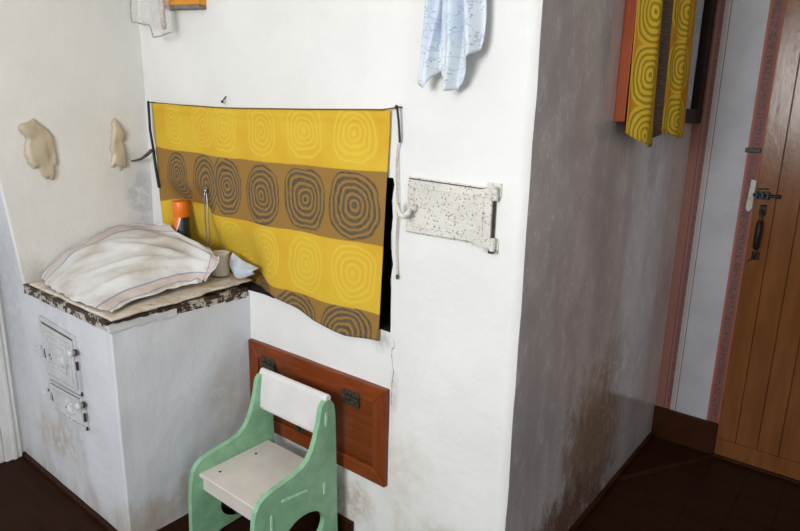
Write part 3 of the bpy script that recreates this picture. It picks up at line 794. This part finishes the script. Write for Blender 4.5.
tube(bm, [(-.318, -.036, 1.108), (-.322, -.041, 1.094), (-.332, -.043, 1.087), (-.344, -.044, 1.090), (-.353, -.044, 1.102), (-.356, -.043, 1.114), (-.352, -.042, 1.122)], [.006, .0075, .0085, .0085, .007, .005, .003], 10)
obj('latch_handle', bm, 'iron_white', sd, smooth=True)

# ------------------------------------------------------------------ wooden hatch low in the stove wall
ht = thing('wooden_hatch', (-.735, 0, .236), 'red brown varnished wooden hatch low on the white wall behind the chair', 'hatch')
hx0, hx1, hz0, hz1 = XH+.004, -.406, .238, .558; fw = .050
for nm, qd, mt in (('frame_top', [(hx0, hz1), (hx1, hz1), (hx1-fw, hz1-fw-.004), (hx0+fw, hz1-fw-.004)], 'hatch_frame'), ('frame_bottom', [(hx0, hz0), (hx1, hz0), (hx1-fw, hz0+fw), (hx0+fw, hz0+fw)], 'hatch_frame'),
                   ('frame_side', [(hx0, hz0), (hx0+fw, hz0+fw), (hx0+fw, hz1-fw-.004), (hx0, hz1)], 'hatch_stile'), ('frame_side', [(hx1, hz0), (hx1-fw, hz0+fw), (hx1-fw, hz1-fw-.004), (hx1, hz1)], 'hatch_stile')):
    obj(nm, prism(bmesh.new(), qd, 'y', -.018, .003), mt, ht, bevel=.002)
lf = obj('hatch_door', B(hx0+fw+.002, hx1-fw-.002, -.013, .002, hz0+fw+.002, hz1-fw-.006), 'hatch_leaf', ht, bevel=.002)
for hx in (-.938, -.546):
    bm = bmesh.new(); z = .494; box(bm, hx-.036, hx+.036, -.0205, -.017, z+.005, z+.024); box(bm, hx-.036, hx+.036, -.0205, -.012, z-.026, z-.004)
    tube(bm, [(hx-.034, -.022, z), (hx+.034, -.022, z)], .0042, 10)
    for sx in (-.024, 0, .024):
        for zz in (z+.015, z-.016): lathe(bm, [(0, -.0022), (.0035, -.001), (.004, 0)], (hx+sx, -.0205, zz), 'y', 10)
    obj('hinge', bm, 'hinge', ht, bevel=.0006)
bm = B(-.812, -.770, -.0165, -.0125, .288, .330); lathe(bm, [(0, -.016), (.007, -.014), (.008, -.006), (.005, 0)], (-.785, -.0165, .305), 'y', 14); box(bm, -.803, -.790, -.023, -.016, .292, .322)
obj('lock', bm, 'rust', ht, bevel=.001)

# ------------------------------------------------------------------ child's chair
ch = thing('child_chair', (-.726, -.22, 0), "child's wooden chair with mint green side panels and cream seat", 'chair')
X0, X1, TH = -.885, -.567, .018
CZ = .105       # the panels are drawn above and below the middle of the oval hole
upper = [(-.0575, CZ), (-.059, .25), (-.062, .40), (-.064, .455), (-.069, .483), (-.079, .498), (-.092, .505), (-.108, .504), (-.119, .494), (-.125, .474), (-.130, .448), (-.146, .398), (-.160, .365),
         (-.178, .341), (-.202, .325), (-.232, .317), (-.270, .312), (-.310, .307), (-.340, .300), (-.360, .288), (-.373, .270), (-.381, .238), (-.387, .18), (-.390, CZ)]
arc = [(-.20-.085*math.cos(PI*k/14), .062*math.sin(PI*k/14)) for k in range(15)]
upper += [(y, CZ+h) for y, h in arc]
lower = [(-.0575, CZ)] + [(y, CZ-h) for y, h in reversed(arc)] + [(-.390, CZ), (-.393, 0), (-.332, 0), (-.318, .016), (-.285, .026), (-.20, .028), (-.15, .025), (-.127, .015), (-.115, 0), (-.055, 0)]
def panel_bm(xa, xb):
    bm = prism(prism(bmesh.new(), upper, 'x', xa, xb), lower, 'x', xa, xb)
    bmesh.ops.delete(bm, geom=[f for f in bm.faces if all(abs(v.co.z-CZ) < 1e-6 for v in f.verts)], context='FACES_ONLY')
    bmesh.ops.remove_doubles(bm, verts=bm.verts, dist=1e-5)
    return bm
tenons = [(-.235, .252, .050, .004, -.15), (-.323, .209, .004, .024, 0), (-.115, .217, .004, .020, 0), (-.104, .446, .005, .022, 0)]
for nm, xa in (('side_panel', X0), ('side_panel', X1-TH)):
    p = obj(nm, panel_bm(xa, xa+TH), 'green', ch, bevel=.002)
    for (y, z, hy_, hz_, tl) in tenons:
        bm = bmesh.new(); xo = xa+TH if xa > -.7 else xa
        box(bm, xo-.0025, xo+.0025, -hy_, hy_, -hz_, hz_)
        bm.transform(Matrix.Translation((0, y, z)) @ Matrix.Rotation(tl, 4, 'X'))
        obj('tenon', bm, 'green_edge', p, bevel=.001)
obj('seat', B(X0+TH, X1-TH, -.356, -.085, .246, .260), 'seat', ch, bevel=.003)
obj('apron', B(X0+TH, X1-TH, -.343, -.329, .196, .246), 'seat', ch, bevel=.001)
obj('stretcher', B(X0+TH, X1-TH, -.125, -.108, .185, .246), 'green', ch, bevel=.001)
def back_bm():
    bm = bmesh.new(); prof = [(-.110, .384), (-.098, .382), (-.091, .40), (-.086, .44), (-.080, .49), (-.077, .507), (-.081, .517), (-.089, .521), (-.097, .518), (-.102, .508), (-.107, .47), (-.1125, .42), (-.1135, .395)]
    return prism(bm, prof, 'x', X0+.002, X1-.004)
obj('backrest', back_bm(), 'backrest', ch, bevel=.003)
for (sx, sy) in ((-.826, -.308), (-.826, -.170), (-.629, -.308), (-.70, -.165)):
    if sx > -.7 and sy < -.2: continue
    obj('screw', lathe(bmesh.new(), [(0, .0014), (.0035, .0012), (.0045, 0)], (sx, sy, .260), 'z', 12), 'screw' if sx < -.75 else 'seat', ch)

# ------------------------------------------------------------------ ornaments on the alcove wall
figA = [(-.41, 1.311), (-.428, 1.298), (-.449, 1.293), (-.461, 1.281), (-.457, 1.261), (-.441, 1.241), (-.448, 1.221), (-.452, 1.187), (-.444, 1.156), (-.427, 1.135), (-.412, 1.142), (-.403, 1.113), (-.39, 1.097), (-.381, 1.104), (-.373, 1.094), (-.361, 1.097), (-.355, 1.121), (-.356, 1.142), (-.344, 1.146), (-.344, 1.178), (-.346, 1.209), (-.348, 1.25), (-.366, 1.275), (-.388, 1.293), (-.401, 1.305)]
figB = [(-.13, 1.314), (-.143, 1.299), (-.145, 1.275), (-.151, 1.231), (-.159, 1.193), (-.151, 1.179), (-.157, 1.154), (-.163, 1.132), (-.151, 1.126), (-.141, 1.136), (-.13, 1.127), (-.127, 1.112), (-.12, 1.113), (-.115, 1.127), (-.104, 1.123), (-.094, 1.128), (-.091, 1.162), (-.094, 1.196), (-.101, 1.222), (-.089, 1.236), (-.087, 1.258), (-.102, 1.28), (-.114, 1.302)]
def relief(name, pts, blobs, label):
    """moulded low relief: outline filled with a fine grid, swelling to soft lobes"""
    def inside(y, z):
        c = False; n = len(pts)
        for i in range(n):
            (a, b), (d, e) = pts[i], pts[(i+1) % n]
            if (b > z) != (e > z) and y < (d-a)*(z-b)/(e-b)+a: c = not c
        return c
    def edge(y, z):
        m = 9
        for i in range(len(pts)):
            a = Vector((*pts[i], 0)); b = Vector((*pts[(i+1) % len(pts)], 0)); p = Vector((y, z, 0)); ab = b-a
            t = max(0, min(1, (p-a).dot(ab)/ab.length_squared)); m = min(m, (a+ab*t-p).length)
        return m
    bm = bmesh.new(); st = .0035; ys = [p[0] for p in pts]; zs = [p[1] for p in pts]; G = {}
    def hgt(y, z):
        e = edge(y, z); h = .010*math.sqrt(min(1, e/.012))
        for (cy, cz, r, a) in blobs: h += a*math.exp(-((y-cy)**2+((z-cz)*.7)**2)/r**2)*min(1, e/.012)
        return h+mn.noise(Vector((y*60, z*20, 1)))*.0018*min(1, e/.008)
    ny = int((max(ys)-min(ys))/st)+2; nz = int((max(zs)-min(zs))/st)+2
    for i in range(ny):
        for j in range(nz):
            y = min(ys)+i*st; z = min(zs)+j*st
            if inside(y, z): G[(i, j)] = bm.verts.new((XL+.002+hgt(y, z), y, z))
    for (i, j) in list(G):
        k = [(i, j), (i+1, j), (i+1, j+1), (i, j+1)]
        if all(c in G for c in k): bm.faces.new([G[c] for c in k])
    bmesh.ops.delete(bm, geom=[v for v in bm.verts if not v.link_faces], context='VERTS')
    be = [e for e in bm.edges if len(e.link_faces) == 1]
    r = bmesh.ops.extrude_edge_only(bm, edges=be)
    for v in r['geom']:
        if isinstance(v, bmesh.types.BMVert): v.co.x = XL-.001
    o = obj(name, bm, 'ornament', smooth=True)
    s = o.modifiers.new('soft', 'SMOOTH'); s.iterations = 3; s.factor = .5
    return tag(base(o), label, 'ornament', 'pale moulded ornaments on the alcove wall')
relief('wall_ornament', figA, [(-.425, 1.27, .02, .008), (-.40, 1.20, .035, .010), (-.43, 1.175, .02, .005), (-.365, 1.19, .016, -.004), (-.375, 1.125, .02, .004)],
       'larger pale beige moulded figure on the left wall, nearer the corner edge')
relief('wall_ornament', figB, [(-.118, 1.26, .022, .008), (-.12, 1.17, .03, .007), (-.12, 1.225, .012, -.003)],
       'smaller slim pale beige moulded figure on the left wall near the curtain')

# ------------------------------------------------------------------ things hanging at the top of the stove wall
bx = thing('wall_box', (-1.33, -.015, 1.678), 'shallow orange varnished wooden box on the white wall above the curtain', 'box')
rot = 0
obj('front_panel', B(-1.434, -1.222, -.032, -.022, 1.690, 1.95), 'orange_box', bx, bevel=.002)
obj('bottom', B(-1.434, -1.222, -.032, .002, 1.678, 1.690), 'grey_edge', bx, bevel=.002)
for xa in (-1.434, -1.232): obj('side_panel', B(xa, xa+.010, -.0215, .002, 1.6905, 1.95), 'orange_box', bx, bevel=.001)

bx.rotation_euler.y = .065
bag = thing('plastic_bag', (-1.47, -.06, 1.59), 'thin clear plastic bag hanging left of the shallow orange box', 'bag')
bo = [(-1.592, 1.86), (-1.589, 1.725), (-1.587, 1.651), (-1.53, 1.643), (-1.474, 1.633), (-1.462, 1.610), (-1.448, 1.588), (-1.395, 1.592), (-1.352, 1.601), (-1.343, 1.62), (-1.350, 1.70), (-1.352, 1.86)]
def bag_fn(s, t):
    x = lerp(-1.590, -1.345, s); zb = interp([(-1.59, 1.651), (-1.474, 1.633), (-1.45, 1.590), (-1.395, 1.592), (-1.345, 1.602)], x); z = lerp(1.86, zb, t)
    return (x, -.060-.012*math.sin(PI*s)*(1-.5*t)+mn.noise(Vector((x*14, z*9, 3)))*.010, z)
cloth('film', sheet(40, 40, bag_fn), 'polythene', .0006, bag)
bm = tube(bmesh.new(), [Vector(bag_fn(0, t/16)) for t in range(17)]+[Vector(bag_fn(s/30, 1)) for s in range(1, 31)], .0022, 6); obj('seam', bm, 'bag_edge', bag, smooth=True)
obj('fold', tube(bmesh.new(), [(-1.372, -.072, 1.72), (-1.371, -.072, 1.66), (-1.369, -.070, 1.612)], [.010, .009, .007], 8), 'cord_white', bag, smooth=True)
obj('hook', tube(bmesh.new(), [(-1.47, .003, 1.89), (-1.47, -.055, 1.885), (-1.47, -.065, 1.872), (-1.47, -.062, 1.858)], .003, 8), 'black_iron', bag, smooth=True)

def ker_fn(s, t):   # gathered on a hook above, opening into two hanging lobes
    xb = lerp(-.285, -.116, s)
    zb = interp([(-.285, 1.418), (-.268, 1.408), (-.250, 1.440), (-.231, 1.470), (-.222, 1.432), (-.205, 1.400), (-.190, 1.404), (-.172, 1.415), (-.160, 1.443), (-.150, 1.474), (-.125, 1.492), (-.116, 1.513)], xb)
    xt = lerp(-.262, -.130, s); xm = lerp(xt, xb, sm((t-.55)/.45)); xh = lerp(-.215, -.165, s); x = lerp(xh, xm, sm(t/.42))
    z = lerp(1.90, zb, t); amp = .006+.012*sm(t/.5)
    y = -.048-amp*math.sin(s*2*PI*2.6+.7)-.006*math.sin(s*2*PI*6+t*2)+.006*mn.noise(Vector((s*5, t*4, 2)))-.02*(1-t)*0
    return (x+.004*math.sin(t*9+s*14), y, z)
ker = thing('kerchief', (-.19, -.05, 1.40), 'white cotton kerchief with small blue flowers hanging on the white wall', 'kerchief')
cloth('fabric', sheet(90, 60, ker_fn, lambda s, t, c: (c.x*1.25, c.z)), 'kerchief', .0015, ker)
obj('hook', tube(bmesh.new(), [(-.19, .004, 1.905), (-.19, -.05, 1.90), (-.19, -.062, 1.885), (-.19, -.060, 1.87)], .003, 8), 'black_iron', ker, smooth=True)

# ------------------------------------------------------------------ curtain at the side window
cw = thing('window_curtain', (.05, .74, 1.27), 'yellow and brown oval print curtain gathered over the side window', 'curtain')
def win_fn(s, t):
    y0 = lerp(.425, .468, t); y1 = lerp(.965, 1.045, t); y = lerp(y0, y1, s)
    zb = interp([(0, 1.308), (.10, 1.285), (.22, 1.266), (.31, 1.272), (.40, 1.292), (.50, 1.308), (.56, 1.300), (.68, 1.290), (.82, 1.292), (1., 1.304)], s)
    z = lerp(2.16, zb, t)
    x = interp([(0, .045), (.08, .066), (.17, .080), (.27, .070), (.345, .044), (.42, .050), (.50, .070), (.62, .084), (.76, .078), (.9, .060), (1, .046)], s)
    return (x+.003*math.sin(s*40+t*3)-.006*(1-t), y, z)
cloth('fabric', sheet(110, 50, win_fn, lambda s, t, c: (s*.62, c.z)), 'curtain_turned', .0012, cw)
obj('curtain_rod', tube(bmesh.new(), [(.060, .41, 2.165), (.060, 1.10, 2.165)], .006, 10), 'steel', cw, smooth=True)
for yy in (.43, 1.08): obj('rod_bracket', tube(bmesh.new(), [(.030, yy if yy > 1 else .50, 2.165), (.060, yy, 2.165)], .004, 8), 'black_iron', cw)

# ------------------------------------------------------------------ daylight, added side fill and camera
def area(name, loc, rot, sx, sy, power, col):
    l = bpy.data.lights.new(name, 'AREA'); l.shape = 'RECTANGLE'; l.size = sx; l.size_y = sy; l.energy = power; l.color = col
    o = bpy.data.objects.new(name, l); COL.objects.link(o); o.location = loc; o.rotation_euler = rot; return o
area('window_daylight', ((QX0+QX1)/2, YR+.02, (QZ0+QZ1)/2), (PI/2, 0, 0), QX1-QX0-.1, QZ1-QZ0-.1, 66, (.955, .98, 1.0))
area('side_fill_light', (XR-.02, (RY0+RY1)/2, (RZ0+RZ1)/2), (0, PI/2, 0), RZ1-RZ0-.1, RY1-RY0-.1, 15, (.90, .95, 1.0))  # added fill, brightens the grey wall and other faces turned right
w = bpy.data.worlds.new('sky'); S.world = w; w.use_nodes = True
bg = w.node_tree.nodes['Background']; sky = w.node_tree.nodes.new('ShaderNodeTexSky')
sky.sky_type = 'NISHITA'; sky.sun_disc = False; sky.sun_elevation = math.radians(35); sky.sun_rotation = math.radians(200)
w.node_tree.links.new(sky.outputs[0], bg.inputs[0]); bg.inputs[1].default_value = .12

cd = bpy.data.cameras.new('camera'); cam = bpy.data.objects.new('camera', cd); COL.objects.link(cam); S.camera = cam
cd.sensor_width = 36; cd.sensor_fit = 'HORIZONTAL'; cd.lens = 613.93/800*36; cd.clip_start = .02
ya, pi_, ro = map(math.radians, (-38.5444, -13.7571, 1.2275))
f = Vector((math.sin(ya)*math.cos(pi_), math.cos(ya)*math.cos(pi_), math.sin(pi_))); r = Vector((math.cos(ya), -math.sin(ya), 0)); u = r.cross(f)
r2 = r*math.cos(ro)+u*math.sin(ro); u2 = -r*math.sin(ro)+u*math.cos(ro)
cam.matrix_world = Matrix(((r2.x, u2.x, -f.x, .6533), (r2.y, u2.y, -f.y, -1.2929), (r2.z, u2.z, -f.z, 1.3438), (0, 0, 0, 1)))
vs = S.view_settings; S.display_settings.display_device = 'sRGB'
vs.view_transform = 'Standard'; vs.look = 'None'; vs.gamma = 1; vs.use_curve_mapping = False; vs.exposure = .1
S.cycles.use_denoising = True
S.cycles.max_bounces = 8
